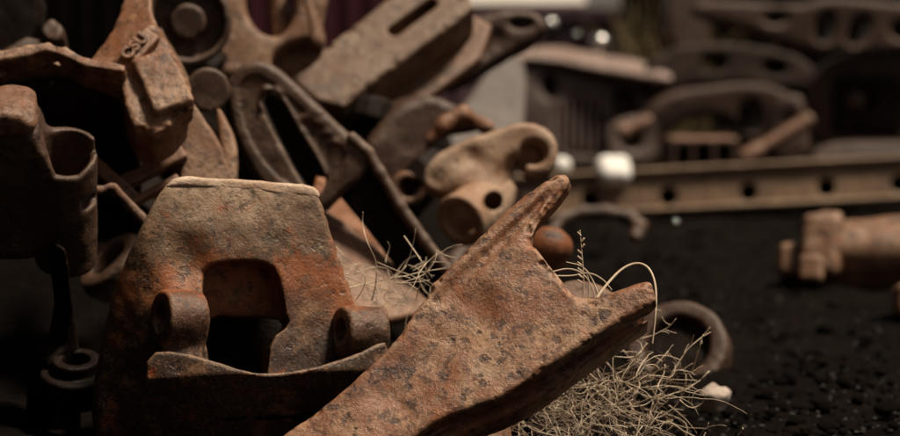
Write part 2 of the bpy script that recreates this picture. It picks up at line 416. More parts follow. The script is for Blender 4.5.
rv = F.p(265, 372, .125)[1]
ap = warp(ap, lambda X, Y: -.75 * np.maximum(rv - Y, 0) - .35 * softp(np.abs(X - .02) - .13, .05), -.30, .01)
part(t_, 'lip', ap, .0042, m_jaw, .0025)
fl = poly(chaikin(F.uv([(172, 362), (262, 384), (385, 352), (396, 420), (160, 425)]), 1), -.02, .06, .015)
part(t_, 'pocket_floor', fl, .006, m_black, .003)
for k, (x, y, zz) in enumerate(((164, 318, .052), (344, 331, .045))):
    a, e = F.p(x - 4, y, zz + .004), F.p(x + 36, y + 1, zz - .022); R = (.062, .056)[k]; 
    lug = U(cyl(a, e, R, .010), box((a + e) / 2 - np.array([0, .05, .02]), (abs(e[0] - a[0]) / 2, .05, .05), .012), k=.02)
    ax = (e - a); lug = cut(lug, cyl(a - ax * .5, e + ax * .5, R * .50), k=.006)
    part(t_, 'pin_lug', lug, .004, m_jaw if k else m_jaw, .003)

# ------------------------------------------------------------------ fork arm casting
F = Fr(470, 320, 4.4, -4, 29); s = F.s
t_ = thing('fork_arm', 'long rusty forked steel arm lying across the front with two prongs', 'casting', F)
up = [(280, 436), (318, 410), (356, 379), (394, 344), (416, 309), (441, 277), (470, 246), (502, 214), (533, 188), (556, 173)]
inn = [(565, 172), (570, 180), (556, 200), (542, 215), (531, 226), (529, 243), (540, 261), (559, 280), (577, 297), (594, 303), (612, 294), (647, 282), (657, 289), (655, 301)]
lowr = [(634, 312), (597, 334), (559, 359), (530, 378), (502, 397), (470, 408), (444, 417), (422, 429), (404, 446), (350, 505)]
face = poly(chaikin(F.uv(up + inn + lowr + [(300, 545), (190, 510)]), 1), -.05, 0, .010, draft=.12)
lf = side(F.p(655, 300), F.p(470, 408))
face = warp(face, lambda X, Y: -.10 * softp(lf(X, Y) - .20, .08), -.06, .01)
# rear web and down-turned lower flange
back = poly(chaikin(F.uv(lowr[:1] + [(655, 303), (620, 328), (580, 356), (546, 382), (512, 402), (477, 415), (449, 429), (420, 454), (390, 505), (350, 505), (404, 446), (444, 412), (502, 385), (559, 345), (600, 325), (650, 296)]), 1), -.16, -.070, .012)
prong = U(cap(F.p(585, 313, -.035), F.p(646, 292, -.026), .023, .018), cap(F.p(520, 345, -.05), F.p(590, 313, -.04), .030, .024), k=.03)
r1 = cap(F.p(436, 287, -.010), F.p(558, 178, -.006), .011, .008)
r2 = cap(F.p(533, 250, -.006), F.p(572, 300, -.008), .0075)
r3 = cap(F.p(530, 234, -.006), F.p(556, 186, -.008), .006)
gro = cap(F.p(440, 300, .006), F.p(550, 194, .003), .012)
arm = cut(U(face, back, prong, k=.022), gro, k=.012)
arm = cut(arm, poly(F.uv([(649, 272), (710, 272), (710, 340), (668, 340), (658, 300)]), -.4, .3), k=.004)
arm = U(arm, r1, r2, r3, k=.010)
arm = cut(arm, cap(F.p(470, 300, .055), F.p(390, 385, .055), .055), k=.05)
fe = [F.p(x, y, 0) for x, y in up + inn + lowr[:4]]
arm = chips(arm, fe, 120, .0052, 9, .006)
part(t_, 'arm', arm, .0038, m_fork, .0022, 26)

# ------------------------------------------------------------------ tilted tube casting on the left
F = Fr(50, 190, 4.75, 10, -26); s = F.s
t_ = thing('saddle_tube', 'dark upright tube casting with crescent open top at the left edge', 'casting', F)
c0, c1 = F.p(66, 152), F.p(66, 262)
R = 31 * s; tb = U(cyl(c1, c0 + np.array([0, .03, 0]), R, .008), poly(chaikin(F.uv([(-40, 112), (8, 110), (30, 117), (42, 126), (48, 150), (52, 200), (50, 250), (-40, 250)]), 1), -.10, .055, .025), k=.03)
tb = cut(tb, cyl(F.p(67, 190), F.p(67, 90), R * .70), k=.006)
tb = cut(tb, poly(F.uv([(40, 130), (56, 163), (78, 163), (99, 150), (99, 110), (50, 110)]), -.012, .2), k=.012)
tb = cut(tb, box(F.p(97, 204, .05), (.036, .015, .05), .008), k=.006)
part(t_, 'tube', tb, .0045, m_dark, .003)
part(t_, 'cap_block', poly(chaikin(F.uv([(-40, 116), (-5, 111), (22, 113), (38, 122), (30, 136), (5, 138), (-40, 140)], .06), 1), -.08, .068, .02), .0045, m_brown, .006, 30)
F = Fr(75, 360, 4.75, 45, -16); s = F.s
t_ = thing('ring_lug', 'dark bracket with a flat ring eye low beside the jaw casting', 'bracket', F)
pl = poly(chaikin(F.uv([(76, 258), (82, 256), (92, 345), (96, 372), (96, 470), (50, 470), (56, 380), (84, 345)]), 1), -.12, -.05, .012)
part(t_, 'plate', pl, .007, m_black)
b0 = F.p(76, 358, -.02); axn = F.B @ np.array([.05, -.32, .95]); axn /= np.linalg.norm(axn)
rg = cut(U(cyl(b0 - axn * .05, b0, 24 * s, .006), cyl(b0 - axn * .10, b0 - axn * .03, 36 * s, .01), k=.01), cyl(b0 - axn * .2, b0 + axn * .1, 14 * s), k=.004)
part(t_, 'ring_eye', rg, .0045, m_black, .002)

# ------------------------------------------------------------------ lettered casting at the top left
F = Fr(130, 70, 5.05, 6, 34); s = F.s
t_ = thing('lettered_casting', 'big rusty casting with raised letters at the upper left', 'casting', F)
ol = chaikin(F.uv([(52, 62), (70, 60), (84, 54), (98, 37), (112, 18), (120, -4), (124, -34), (150, -34), (152, 4), (157, 28), (166, 38), (178, 58), (190, 84), (187, 106), (172, 124), (152, 133), (136, 130), (124, 106), (121, 84), (86, 73)]), 0)
bd = poly(ol, -.15, 0, .010)
lw = side(F.p(118, 66), F.p(150, 30)); bd = warp(bd, lambda X, Y: -.55 * softp(lw(X, Y), .006), -.1, .01)
bx_ = F.B @ np.array([1, 0, 0]); qa, qb = F.p(168, 44), F.p(188, 86); ed = (qb - qa) / np.linalg.norm(qb - qa); AX = [ed, np.array([-ed[1], ed[0], 0]), np.array([0, 0, 1])]
blk = U(box(F.p(163, 90, -.02), (.080, .050, .050), .010, AX), k=.006)
bd = U(bd, blk, cap(F.p(122, 66, 0), F.p(151, 34, 0), .020), k=.02)
bd = chips(bd, [F.p(x, y, 0) for x, y in ((166, 38), (178, 58), (190, 84), (187, 106), (172, 124), (152, 133), (134, 128), (122, 104), (120, 84), (86, 73), (70, 60))], 60, .007, 12, .006)
m_let = rust('lettered_steel', (.30, .175, .11), (.19, .078, .036), DRK, .5, .6, .9, .7)
part(t_, 'body', bd, .0042, m_let, .004, 26)
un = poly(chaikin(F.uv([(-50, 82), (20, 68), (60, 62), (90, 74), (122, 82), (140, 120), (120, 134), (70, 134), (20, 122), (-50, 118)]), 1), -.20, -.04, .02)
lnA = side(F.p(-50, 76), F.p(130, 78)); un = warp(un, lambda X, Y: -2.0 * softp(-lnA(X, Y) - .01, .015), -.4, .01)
part(t_, 'underside', un, .007, m_black, .004)  # black colour carries the shade below the ledge
lp = [F.p(x, y, -.01) for x, y in ((-50, 76), (0, 68), (30, 62), (50, 58), (66, 63), (88, 73), (124, 79))]
part(t_, 'ledge', chips(U(*[box((lp[i] + lp[i + 1]) / 2, (np.linalg.norm(lp[i + 1] - lp[i]) / 2 + .006, .011, .05), .004, [(lp[i + 1] - lp[i]) / np.linalg.norm(lp[i + 1] - lp[i]), np.array([-(lp[i + 1] - lp[i])[1], (lp[i + 1] - lp[i])[0], 0]) / np.linalg.norm(lp[i + 1] - lp[i]), np.array([0, 0, 1])]) for i in range(6)], k=.008), lp, 40, .007, 13, .006), .0042, m_let, .006, 30)
fc = bpy.data.curves.new('raised_letters', 'FONT'); fc.body = 'CSU'; fc.size = 17 * s; fc.extrude = .007; fc.bevel_depth = .0012; fc.offset = .001; fc.space_character = 1.1
fo = bpy.data.objects.new('raised_letters', fc); COL.objects.link(fo)
bpy.context.view_layer.update()
fm = bpy.data.meshes.new_from_object(fo); bpy.data.objects.remove(fo); fm.materials.clear(); fm.materials.append(m_let)
fo = link('raised_letters', fm, t_)
q = F.p(128, 61, .026); q2 = F.p(152, 36, .026); fo.location = q; fo.rotation_euler = (0, 0, math.atan2(q2[1] - q[1], q2[0] - q[0]))
pa, pb = F.p(133, 56, .012), F.p(150, 38, .012); pd = (pb - pa) / np.linalg.norm(pb - pa)
part(t_, 'letter_pad', box((pa + pb) / 2, (np.linalg.norm(pb - pa) / 2 + .012, .022, .014), .005, [pd, np.array([-pd[1], pd[0], 0]), np.array([0, 0, 1])]), .004, m_let, .001)

# shards in the shade behind it
F = Fr(40, 45, 5.7, 0, 35)
t_ = thing('broken_shard', 'dark jagged casting shard in the shade at the top left corner', 'casting', F)
part(t_, 'shard', U(poly(chaikin(F.uv([(-20, 62), (8, 44), (32, 34), (45, 40), (30, 60), (0, 70)]), 1), -.05, 0, .01), poly(chaikin(F.uv([(40, 32), (52, 20), (64, 30), (62, 42), (50, 46)]), 1), -.08, .02, .01), k=.02), .006, m_dark, .006, 30)
F = Fr(-10, 20, 6.0, 0, 10)
t_ = thing('upper_slab', 'black steel slab leaning at the top left corner', 'slab', F)
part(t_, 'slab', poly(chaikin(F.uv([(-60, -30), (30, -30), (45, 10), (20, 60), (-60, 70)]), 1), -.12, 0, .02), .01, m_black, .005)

# ------------------------------------------------------------------ fin, straps and small pieces behind the jaw
F = Fr(200, 150, 5.25, 16, 14)
t_ = thing('pointed_fin', 'tan pointed steel fin standing behind the jaw casting', 'casting', F)
fn = poly(chaikin(F.uv([(184, 101), (190, 97), (199, 108), (214, 132), (226, 154), (233, 182), (240, 260), (176, 260), (180, 182), (182, 140)]), 1), -.14, 0, .010)
part(t_, 'fin', fn, .0045, m_tan, .003)
F = Fr(120, 195, 5.0, 10, 10); s = F.s
t_ = thing('bent_strap', 'thin bent rusty strap between the tube and the jaw casting', 'strap', F)
part(t_, 'strap', U(poly(chaikin(F.uv([(88, 183), (100, 187), (114, 181), (122, 190), (150, 219), (165, 236), (158, 240), (118, 196), (112, 188), (100, 194), (86, 192)]), 1), -.05, 0, .004), cap(F.p(90, 187), F.p(98, 190), .008), k=.01), .0035, m_brown, .0015)
for nm, lb, a, b_, D, r, mt in (('flat_bar', 'dark red flat bar sloping down right beside the tube casting', (84, 152), (132, 196), 5.12, .016, m_brown),
                               ('flat_bar', 'dark flat bar rising right towards the pointed fin', (112, 186), (180, 152), 5.2, .018, m_brown),
                               ('flat_bar', 'thin brown bar just behind the top left corner of the jaw casting', (128, 203), (174, 178), 5.1, .009, m_brown)):
    F = Fr((a[0] + b_[0]) / 2, (a[1] + b_[1]) / 2, D, 0, 30); A, B = F.p(*a), F.p(*b_); dx = (B - A) / np.linalg.norm(B - A)
    t_ = thing(nm, lb, 'bar', F); part(t_, 'bar', box((A + B) / 2 - np.array([0, 0, .015]), (np.linalg.norm(B - A) / 2 + .012, r, .016), .004, [dx, np.array([-dx[1], dx[0], 0]), np.array([0, 0, 1])]), .0045, mt, .0015)
F = Fr(208, 90, 5.5, 12, 0)
t_ = thing('round_disc', 'small dark round disc between lettered casting and slotted bracket', 'disc', F)
part(t_, 'disc', cyl(F.p(208, 90, -.16), F.p(208, 90, 0), 22 * F.s, .006), .005, m_dark, .002)
F = Fr(224, 128, 5.4, 0, 20)
t_ = thing('tongue_piece', 'small pale oval steel tongue beside the slotted bracket', 'casting', F)
part(t_, 'tongue', poly(chaikin(F.uv([(214, 108), (220, 106), (230, 124), (238, 148), (236, 190), (226, 190), (218, 130)]), 2), -.05, 0, .012), .0045, m_tan, .002)
F = Fr(178, 66, 5.6, 20, 15)
t_ = thing('edge_plate', 'pale narrow plate edge just right of the lettered casting', 'plate', F)
part(t_, 'plate', poly(chaikin(F.uv([(160, 22), (168, 38), (180, 58), (195, 88), (192, 120), (180, 120), (170, 80), (158, 40)]), 1), -.06, 0, .012), .005, m_tan, .003)
F = Fr(192, 28, 5.9, 25, 0)
t_ = thing('dark_wheel', 'dark grooved wheel behind the holed casting at the top', 'wheel', F)
part(t_, 'wheel', cut(cyl(F.p(188, 22, -.2), F.p(188, 22, 0), 44 * F.s, .012), cut(cyl(F.p(188, 22, -.03), F.p(188, 22, .02), 36 * F.s), cyl(F.p(188, 22, -.2), F.p(188, 22, .1), 18 * F.s)), k=.008), .007, m_dark, .003)

# ------------------------------------------------------------------ holed casting at the top
F = Fr(265, 35, 6.35, 6, 14); s = F.s
t_ = thing('holed_casting', 'tan casting with big round hole and long oval slot at the top', 'casting', F)
hb = poly(chaikin(F.uv([(204, -35), (340, -35), (322, 18), (329, 42), (312, 62), (290, 70), (262, 76), (235, 78), (196, 80), (188, 66), (205, 42), (216, 14)]), 2), -.14, 0, .03)
hb = cut(hb, poly(chaikin(F.uv([(250, -45), (244, 4), (254, 28), (272, 37), (288, 30), (296, 8), (294, -45)]), 2), -.4, .2), k=.03)
ea, eb = F.p(276, 62), F.p(316, 47); hb = cut(hb, poly([tuple((ea + eb) / 2 + (eb - ea) * .62 * math.cos(q) + np.array([-(eb - ea)[1], (eb - ea)[0], 0]) * .30 * math.sin(q))[:2] for q in np.linspace(0, 6.28, 24, False)], -.09, .2), k=.02)
part(t_, 'body', hb, .006, m_tan, .004, 18)
part(t_, 'rib', cap(F.p(284, 42, -.12), F.p(276, -20, -.12), .03), .007, m_tan, .002)
part(t_, 'rib', cap(F.p(316, 40, -.02), F.p(302, -30, -.03), .026), .007, m_tan, .002)

# ------------------------------------------------------------------ slotted bracket
F = Fr(290, 130, 5.55, -4, 6); s = F.s
t_ = thing('slotted_bracket', 'dark steel bracket with rounded head and long slot behind the jaw casting', 'bracket', F)
ol = chaikin(F.uv([(224, 92), (229, 74), (242, 62), (258, 59), (274, 65), (294, 82), (322, 109), (352, 136), (370, 152), (366, 176), (340, 196), (322, 214), (296, 210), (262, 190), (240, 152), (228, 118)]), 1)
slot = chaikin(F.uv([(261, 104), (263, 93), (271, 89), (280, 96), (300, 132), (324, 170), (324, 190), (313, 194), (300, 180), (278, 140)]), 1)
br = cut(poly(ol, -.075, 0, .020), poly(slot, -.3, .3), k=.010)
inner = chaikin(F.uv([(238, 98), (242, 82), (252, 75), (264, 78), (288, 98), (340, 146), (346, 158), (318, 190), (304, 192), (272, 172), (250, 140)]), 1)
br = cut(br, warp(poly(inner, -.004, .1, .0), lambda X, Y: 0 * X, 0, 0), k=.012)
P = F.uv([(262, 106), (266, 90), (277, 92), (301, 132), (324, 172)])
br = cut(U(br, *[cap(P[i] + (-.008,), P[i + 1] + (-.008,), .010) for i in range(4)], *[ell(F.p(x, y, -.006), (.013, .009, .008)) for x, y in ((306, 118), (318, 122), (327, 133), (334, 142), (316, 112))], k=.012), poly(slot, -.3, .3), k=.006)
m_link = rust('link_steel', (.15, .09, .06), (.075, .038, .024), (.02, .011, .009), .45, .6, 1.0, .9)
part(t_, 'head', br, .0045, m_link, .0025)
F2 = Fr(395, 210, 5.5, 6, -28); F2.O = F2.O
def to(Fa, Fb, p): return Fb.B @ (Fa.O + Fa.B.T @ np.array(p) - Fb.O)
edge = [(352, 138), (368, 152), (380, 172), (400, 206), (424, 240), (452, 276)]
E3 = [F.p(x, y, -.01 + .0 * i) for i, (x, y) in enumerate(edge)]
part(t_, 'edge_flange', U(*[cap(E3[i], E3[i + 1], .016) for i in range(5)], k=.01), .0045, m_link, .002)
part(t_, 'shank_web', poly(F.uv([(334, 190), (366, 160), (382, 178), (402, 210), (450, 272), (445, 300), (420, 300)]), -.05, -.02, .008), .006, m_black, .002)

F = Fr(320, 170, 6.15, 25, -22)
t_ = thing('slot_shade_sheet', 'added black sheet painting the shade behind the slot of the bracket', 'plate', F)
part(t_, 'plate', poly(chaikin(F.uv([(225, 90), (280, 84), (345, 140), (425, 240), (430, 300), (330, 330), (230, 230)]), 1), -.05, 0, .015), .012, m_black, .004)  # filler sheet whose black stands in for the shade behind the slot
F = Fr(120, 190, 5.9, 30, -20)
t_ = thing('gap_shade_sheet', 'added black sheet painting the shade behind the flat bars at the left', 'slab', F)
part(t_, 'slab', poly(chaikin(F.uv([(-30, 90), (150, 90), (215, 110), (240, 200), (200, 330), (-30, 340)]), 1), -.06, 0, .015), .014, m_black, .004)  # black filler put where the gap is only in shade
# ------------------------------------------------------------------ rusty plates under the bracket
F = Fr(370, 240, 5.8, 10, 28)
t_ = thing('orange_plate', 'bright orange rusty plate leaning under the slotted bracket', 'plate', F)
part(t_, 'plate', poly(chaikin(F.uv([(306, 172), (345, 184), (378, 224), (425, 286), (405, 320), (330, 245)]), 1), -.03, 0, .006), .006, m_orange, .004)
F = Fr(360, 265, 5.55, 15, 42)
t_ = thing('grey_plank', 'weathered grey brown slab behind the right shoulder of the jaw casting', 'slab', F)
part(t_, 'slab', poly(chaikin(F.uv([(312, 200), (332, 212), (368, 240), (410, 276), (440, 310), (335, 330)]), 1), -.04, 0, .012), .006, m_let, .006, 12)

# ------------------------------------------------------------------ channel beam with slot, rounded end, drum
F = Fr(390, 50, 6.6, 0, 38); s = F.s
t_ = thing('slotted_channel', 'heavy tan channel beam with a slot slanting up across the top', 'beam', F)
ch = poly(F.uv([(286, 80), (300, 64), (345, 32), (412, -20), (424, -40), (458, -40), (474, 6), (455, 22), (385, 72), (352, 98), (342, 106), (318, 100)]), -.17, 0, .012)
sa, sb = F.p(394, 30), F.p(431, 3); sdv = (sb - sa) / np.linalg.norm(sb - sa); ch = cut(ch, box((sa + sb) / 2, (np.linalg.norm(sb - sa) / 2 + .02, .021, .4), .02, [sdv, np.array([-sdv[1], sdv[0], 0]), np.array([0, 0, 1])]), k=.004)
m_chan = rust('channel_steel', (.20, .125, .082), (.13, .066, .036), (.045, .026, .02), .55, .6, .7, .8)
part(t_, 'beam', chips(ch, [F.p(x, y, 0) for x, y in ((286, 80), (345, 32), (412, -20), (474, 6), (385, 72), (342, 106))], 22, .010, 44, .008), .006, m_chan, .004, 14)
part(t_, 'lower_flange', poly(F.uv([(350, 102), (385, 76), (470, 14), (492, 26), (480, 60), (400, 120), (362, 128)], -.16), -.20, -.15, .012), .007, m_brown, .002)
F = Fr(505, 35, 7.1, 0, 10); s = F.s
t_ = thing('eye_bar', 'dark brown bar end with rounded eye at the top centre', 'bar', F)
eb_ = poly(chaikin(F.uv([(430, 60), (462, 22), (495, 10), (530, 9), (546, 17), (547, 32), (530, 46), (500, 60), (466, 84), (440, 90)]), 2), -.14, 0, .03)
eb_ = cut(eb_, ell(F.p(521, 23, 0), (.036, .018, .2)), k=.02); eb_ = cut(eb_, cap(F.p(495, 38, .03), F.p(455, 60, .03), .035), k=.03)
part(t_, 'bar', eb_, .007, m_dark, .004)
F = Fr(420, 140, 6.35, 15, 4); s = F.s
t_ = thing('curved_shell', 'dark brown curved shell casting with lit orange rust lip in the middle', 'casting', F)
sh = poly(chaikin(F.uv([(358, 165), (376, 128), (402, 100), (432, 92), (458, 104), (484, 120), (486, 130), (462, 134), (446, 136), (428, 156), (412, 196), (400, 230), (352, 230)]), 2), -.2, 0, .035)
part(t_, 'shell', sh, .007, m_dark, .004)
part(t_, 'lit_lip', U(cap(F.p(430, 140, -.01), F.p(444, 124, -.005), .022), cap(F.p(444, 124, -.005), F.p(462, 114, -.01), .024), cap(F.p(462, 114, -.01), F.p(486, 126, -.03), .024, .03), k=.03), .006, m_let, .008, 24)  # rust lip coloured lighter than the shell to paint its lit rim

# ------------------------------------------------------------------ pale knuckle with socket
F = Fr(485, 180, 6.0, 0, 12); s = F.s
t_ = thing('knuckle_casting', 'pale tan knuckle casting with hooked top and round pipe socket', 'casting', F)
ku = poly(chaikin(F.uv([(421, 182), (426, 166), (444, 150), (466, 139), (492, 132), (516, 122), (542, 123), (557, 138), (558, 162), (548, 176), (524, 174), (528, 160), (520, 153), (508, 157), (498, 168), (488, 182), (480, 196), (456, 196), (430, 192)]), 1), -.15, 0, .018)
ku = cut(ku, cap(F.p(438, 178, .028), F.p(470, 156, .028), .034), k=.02)
ku = cut(ku, ell(F.p(533, 152, .0), (.040, .036, .06)), k=.012)
ku = U(ku, cap(F.p(455, 176, -.06), F.p(486, 200, -.04), .062), cap(F.p(500, 150, -.08), F.p(492, 196, -.06), .05), k=.04)
so = F.p(459, 222, .06); sb = F.p(497, 194, -.10)
dx = (sb - so) / np.linalg.norm(sb - so)
sk = cut(U(cyl(so, sb, 28 * s, .012, 27 * s), k=.01), cyl(so - dx * .05, so + dx * .16, 16.5 * s), cyl(F.p(494, 200, -.08), F.p(492, 203, .2), 9 * s), k=.008)
ku = cut(ku, cyl(so - dx * .05, so + dx * .16, 17 * s), cyl(F.p(494, 200, -.08), F.p(492, 203, .2), 10 * s), k=.006)
part(t_, 'hook', ku, .006, m_pale, .004, 16)
part(t_, 'pipe_socket', sk, .005, m_pale, .003, 16)
part(t_, 'hook_pin', U(cyl(F.p(530, 160, -.25), F.p(530, 160, -.04), 15 * s, .01), k=.01), .007, m_brown)
F = Fr(410, 190, 6.3, 10, 0)
t_ = thing('dull_boss', 'dim round boss between the bracket shank and the pipe socket', 'boss', F)
part(t_, 'boss', cut(cyl(F.p(408, 188, -.15), F.p(408, 188, 0), 18 * F.s, .02), cyl(F.p(408, 188, -.04), F.p(408, 188, .1), 9 * F.s), k=.02), .006, m_brown)

# ------------------------------------------------------------------ pieces behind the fork
F = Fr(552, 250, 5.5, -10, 10); s = F.s
t_ = thing('ball_end', 'smooth orange rusted ball end behind the upper prong of the fork', 'casting', F)
m_ball = rust('ball_rust', (.22, .115, .06), (.20, .065, .022), DRK, .45, .8, 1.0, .6)
part(t_, 'ball', U(ell(F.p(550, 247, -.02), (24 * s, 20 * s, .05)), cap(F.p(540, 262, -.05), F.p(500, 300, -.08), .05), k=.04), .005, m_ball, .006, 16)
F = Fr(598, 290, 5.0, 0, 35)
t_ = thing('low_slab', 'pale worn slab between the two prongs of the fork', 'slab', F)
part(t_, 'slab', poly(chaikin(F.uv([(550, 286), (570, 276), (592, 278), (612, 288), (622, 300), (600, 330), (550, 330)]), 2), -.06, 0, .02), .005, m_brown, .003)
F = Fr(595, 222, 8.0, 10, 40); s = F.s
t_ = thing('bent_hoop', 'bent brown steel hoop lying under the long beam', 'rim', F)
pp = [F.p(x, y) for x, y in ((552, 232), (562, 218), (582, 212), (606, 212), (628, 216), (640, 226), (636, 236))]
part(t_, 'rim', U(*[cap(pp[i], pp[i + 1], .024) for i in range(6)], k=.02), .008, m_dark, .003)
F = Fr(690, 335, 5.95, -20, 32); s = F.s
t_ = thing('dish_ring', 'dark dished ring lying on black soil behind the lower prong', 'ring', F)
ce = F.p(676, 346)
dr = cut(cyl(ce + [0, 0, -.10], ce, 52 * s, .018), cyl(ce + [0, 0, -.08], ce + [0, 0, .1], 26 * s, 0, 44 * s), k=.016)
part(t_, 'ring', dr, .006, m_dark, .004)
part(t_, 'dish', cyl(ce + [0, 0, -.06], ce + [0, 0, -.031], 41 * s, .004), .007, m_black, .004)

# ------------------------------------------------------------------ long perforated beam
F = Fr(720, 185, 11.0, 5, 14); s = F.s
t_ = thing('perforated_beam', 'long rusty channel beam with row of bolt holes lying on the ground', 'beam', F)
tl, tr, bl, brr = F.p(470, 181), F.p(930, 157), F.p(470, 220), F.p(930, 197)
web = poly([tuple(tl[:2]), tuple(tr[:2]), tuple(brr[:2]), tuple(bl[:2])], -.02, .012)
web = cut(web, *[cyl(F.p(x, y, -.3), F.p(x, y, .2), 8.8 * s) for x, y in ((514, 204), (590, 200), (668, 197), (748, 193), (826, 188), (899, 184))], k=.004)
part(t_, 'web', web, .011, m_beam, .001)
part(t_, 'hole_backing', poly([tuple(tl[:2]), tuple(tr[:2]), tuple(brr[:2]), tuple(bl[:2])], -.13, -.11), .014, m_black, .001)  # black sheet added behind the bolt holes to supply their shade
def bar_between(a, b_, hw, hd, rd=.006):
    a, b_ = np.array(a), np.array(b_); d = (b_ - a) / np.linalg.norm(b_ - a)
    return box((a + b_) / 2, (np.linalg.norm(b_ - a) / 2, hw, hd), rd, [d, np.array([-d[1], d[0], 0]), np.array([0, 0, 1])])
part(t_, 'top_flange', bar_between(tl + [0, 0, -.04], tr + [0, 0, -.04], .014, .09), .011, m_beam, .002)
part(t_, 'bottom_flange', bar_between(bl + [0, 0, -.04], brr + [0, 0, -.04], .016, .09), .011, m_beam, .002)
for x in (552, 630, 711, 788, 866):
    yt = 181 - (x - 470) * 24 / 460; part(t_, 'stiffener', bar_between(F.p(x, yt + 3, 0), F.p(x, yt + 37, 0), .012, .018), .011, m_beam, .001)

# white blocks behind the beam
m_white = plain('chalk_white', (.92, .90, .87), (.85, .82, .78), 8, .7)
for lb, x, y, wd, hg, D in (('bright white rounded block standing on the beam', 616, 166, 34, 23, 10.9), ('smaller white block half hidden behind the knuckle casting', 564, 162, 20, 15, 10.9)):
    F = Fr(x, y, D, 12, 38); t_ = thing('white_block', lb, 'block', F)
    part(t_, 'block', U(box((0, .0, -.05), (wd / 2 * F.s, hg / 2 * F.s * 1.25, .06), .045), k=.01), .01, m_white, .012, 9)

# ------------------------------------------------------------------ coupler lying on the right
F = Fr(850, 250, 7.9, -14, 22); s = F.s
t_ = thing('coupler_shank', 'tan coupler casting with stub end lying on the soil at the right', 'coupler', F)
bd = poly(chaikin(F.uv([(803, 236), (812, 224), (826, 219), (838, 219), (842, 224), (880, 222), (960, 214), (960, 286), (880, 285), (826, 284), (806, 276)]), 1), -.16, .0, .04)
lc = side(F.p(800, 256), F.p(960, 250)); bd = warp(bd, lambda X, Y: -.55 * softp(-lc(X, Y), .04), -.2, .01)
bd = cut(bd, poly(F.uv([(866, 254), (882, 247), (960, 252), (960, 272), (900, 268)]), -.10, .2), k=.02)
bd = U(bd, cyl(F.p(828, 253, -.06), F.p(960, 250, -.06), 28 * s, .02), k=.03)
part(t_, 'shank', bd, .008, m_tan, .005, 12)
part(t_, 'collar_foot', box(F.p(812, 272, .01), (.045, .05, .07), .015), .008, m_tan, .003)
part(t_, 'collar', U(box(F.p(822, 250, -.04), (.072, .118, .10), .03), box(F.p(832, 224, -.03), (.04, .03, .07), .015), k=.02), .008, m_tan, .006)
part(t_, 'top_rib', U(cap(F.p(842, 230, -.05), F.p(960, 216, -.05), .035), box(F.p(872, 232, -.02), (.05, .03, .03), .012), k=.03), .008, m_tan, .005)
part(t_, 'stub_end', box(F.p(792, 262, -.06), (.05, .07, .06), .03), .008, m_tan, .004)
F = Fr(905, 302, 7.0, 0, 15)
t_ = thing('small_lump', 'brown casting lump cut by the right edge of the picture', 'casting', F)
part(t_, 'lump', U(box(F.p(912, 302, -.03), (.06, .055, .06), .02), cap(F.p(908, 290), F.p(930, 288), .03), k=.02), .008, m_brown, .004)

# ------------------------------------------------------------------ background bogie frames
F = Fr(800, 40, 12.0, 4, 4); s = F.s
t_ = thing('bogie_side_frame', 'brown bogie side frame with three oval holes at the upper right', 'side frame', F)
sf = poly(chaikin(F.uv([(690, 4), (720, 0), (800, 6), (830, -4), (880, 2), (960, 4), (960, 44), (900, 50), (840, 54), (800, 48), (740, 26), (700, 18)]), 1), -.18, 0, .03)
hl = []
for x, y, rx, ry, sl_ in ((776, 17, 13, 7, 0), (825, 27, 10, 16, .1), (859, 30, 11, 16, .3), (905, 30, 14, 10, 0)):
    c0 = F.p(x, y); hl.append(poly([(c0[0] + s * (rx * math.cos(q) + sl_ * ry * math.sin(q)), c0[1] + s * ry * math.sin(q)) for q in np.linspace(0, 6.28, 20, False)], -.5, .3))
part(t_, 'frame', cut(sf, *hl, k=.02), .016, m_back, .004, 8)
F = Fr(860, 100, 12.2, -4, 0); s = F.s
t_ = thing('axle_arch', 'dark arched frame with axle box at the right edge', 'side frame', F)
ar = poly(chaikin(F.uv([(806, 150), (805, 112), (811, 82), (826, 62), (850, 53), (900, 55), (960, 70), (960, 150)]), 1), -.2, 0, .03)
ar = cut(ar, poly(chaikin(F.uv([(838, 134), (834, 110), (842, 90), (866, 82), (902, 84), (918, 100), (918, 134)]), 1), -.5, .3), k=.03)
part(t_, 'arch', ar, .018, m_back, .004, 8)
part(t_, 'axle_box', cut(box(F.p(866, 104, -.06), (.20, .17, .10), .04), cyl(F.p(858, 98, -.0), F.p(858, 98, .2), .08), k=.02), .018, m_black, .004)
part(bpy.data.objects['axle_box'], 'axle_cap', cyl(F.p(855, 101, -.1), F.p(855, 101, .07), .055, .02), .014, m_back)
F = Fr(715, 110, 12.3, 6, 2); s = F.s
t_ = thing('arched_frame', 'dark low arched bogie frame behind the long beam', 'side frame', F)
af = poly(chaikin(F.uv([(640, 160), (636, 130), (652, 104), (676, 90), (710, 86), (740, 82), (775, 84), (800, 100), (800, 160), (752, 160), (745, 128), (720, 116), (690, 118), (668, 134), (664, 160)]), 2), -.22, 0, .035)
af = cut(af, poly(chaikin(F.uv([(738, 104), (752, 98), (762, 108), (762, 130), (748, 134), (738, 124)]), 1), -.5, .2), k=.02)
part(t_, 'frame', af, .018, m_back, .004, 8)
F = Fr(702, 150, 11.6, 6, 0); s = F.s
t_ = thing('small_bracket_box', 'small reddish brown bracket box standing behind the beam', 'box', F)
part(t_, 'top_plate', box(F.p(701, 140, -.08), (34 * s, .02, .10), .008), .012, m_brown)
for x in (671, 690, 711, 731):
    part(t_, 'upright', box(F.p(x, 156, -.05), (.020, .09, .07), .008), .012, m_back)
part(t_, 'back_plate', box(F.p(701, 157, -.16), (33 * s, .09, .012), .006), .014, m_black)
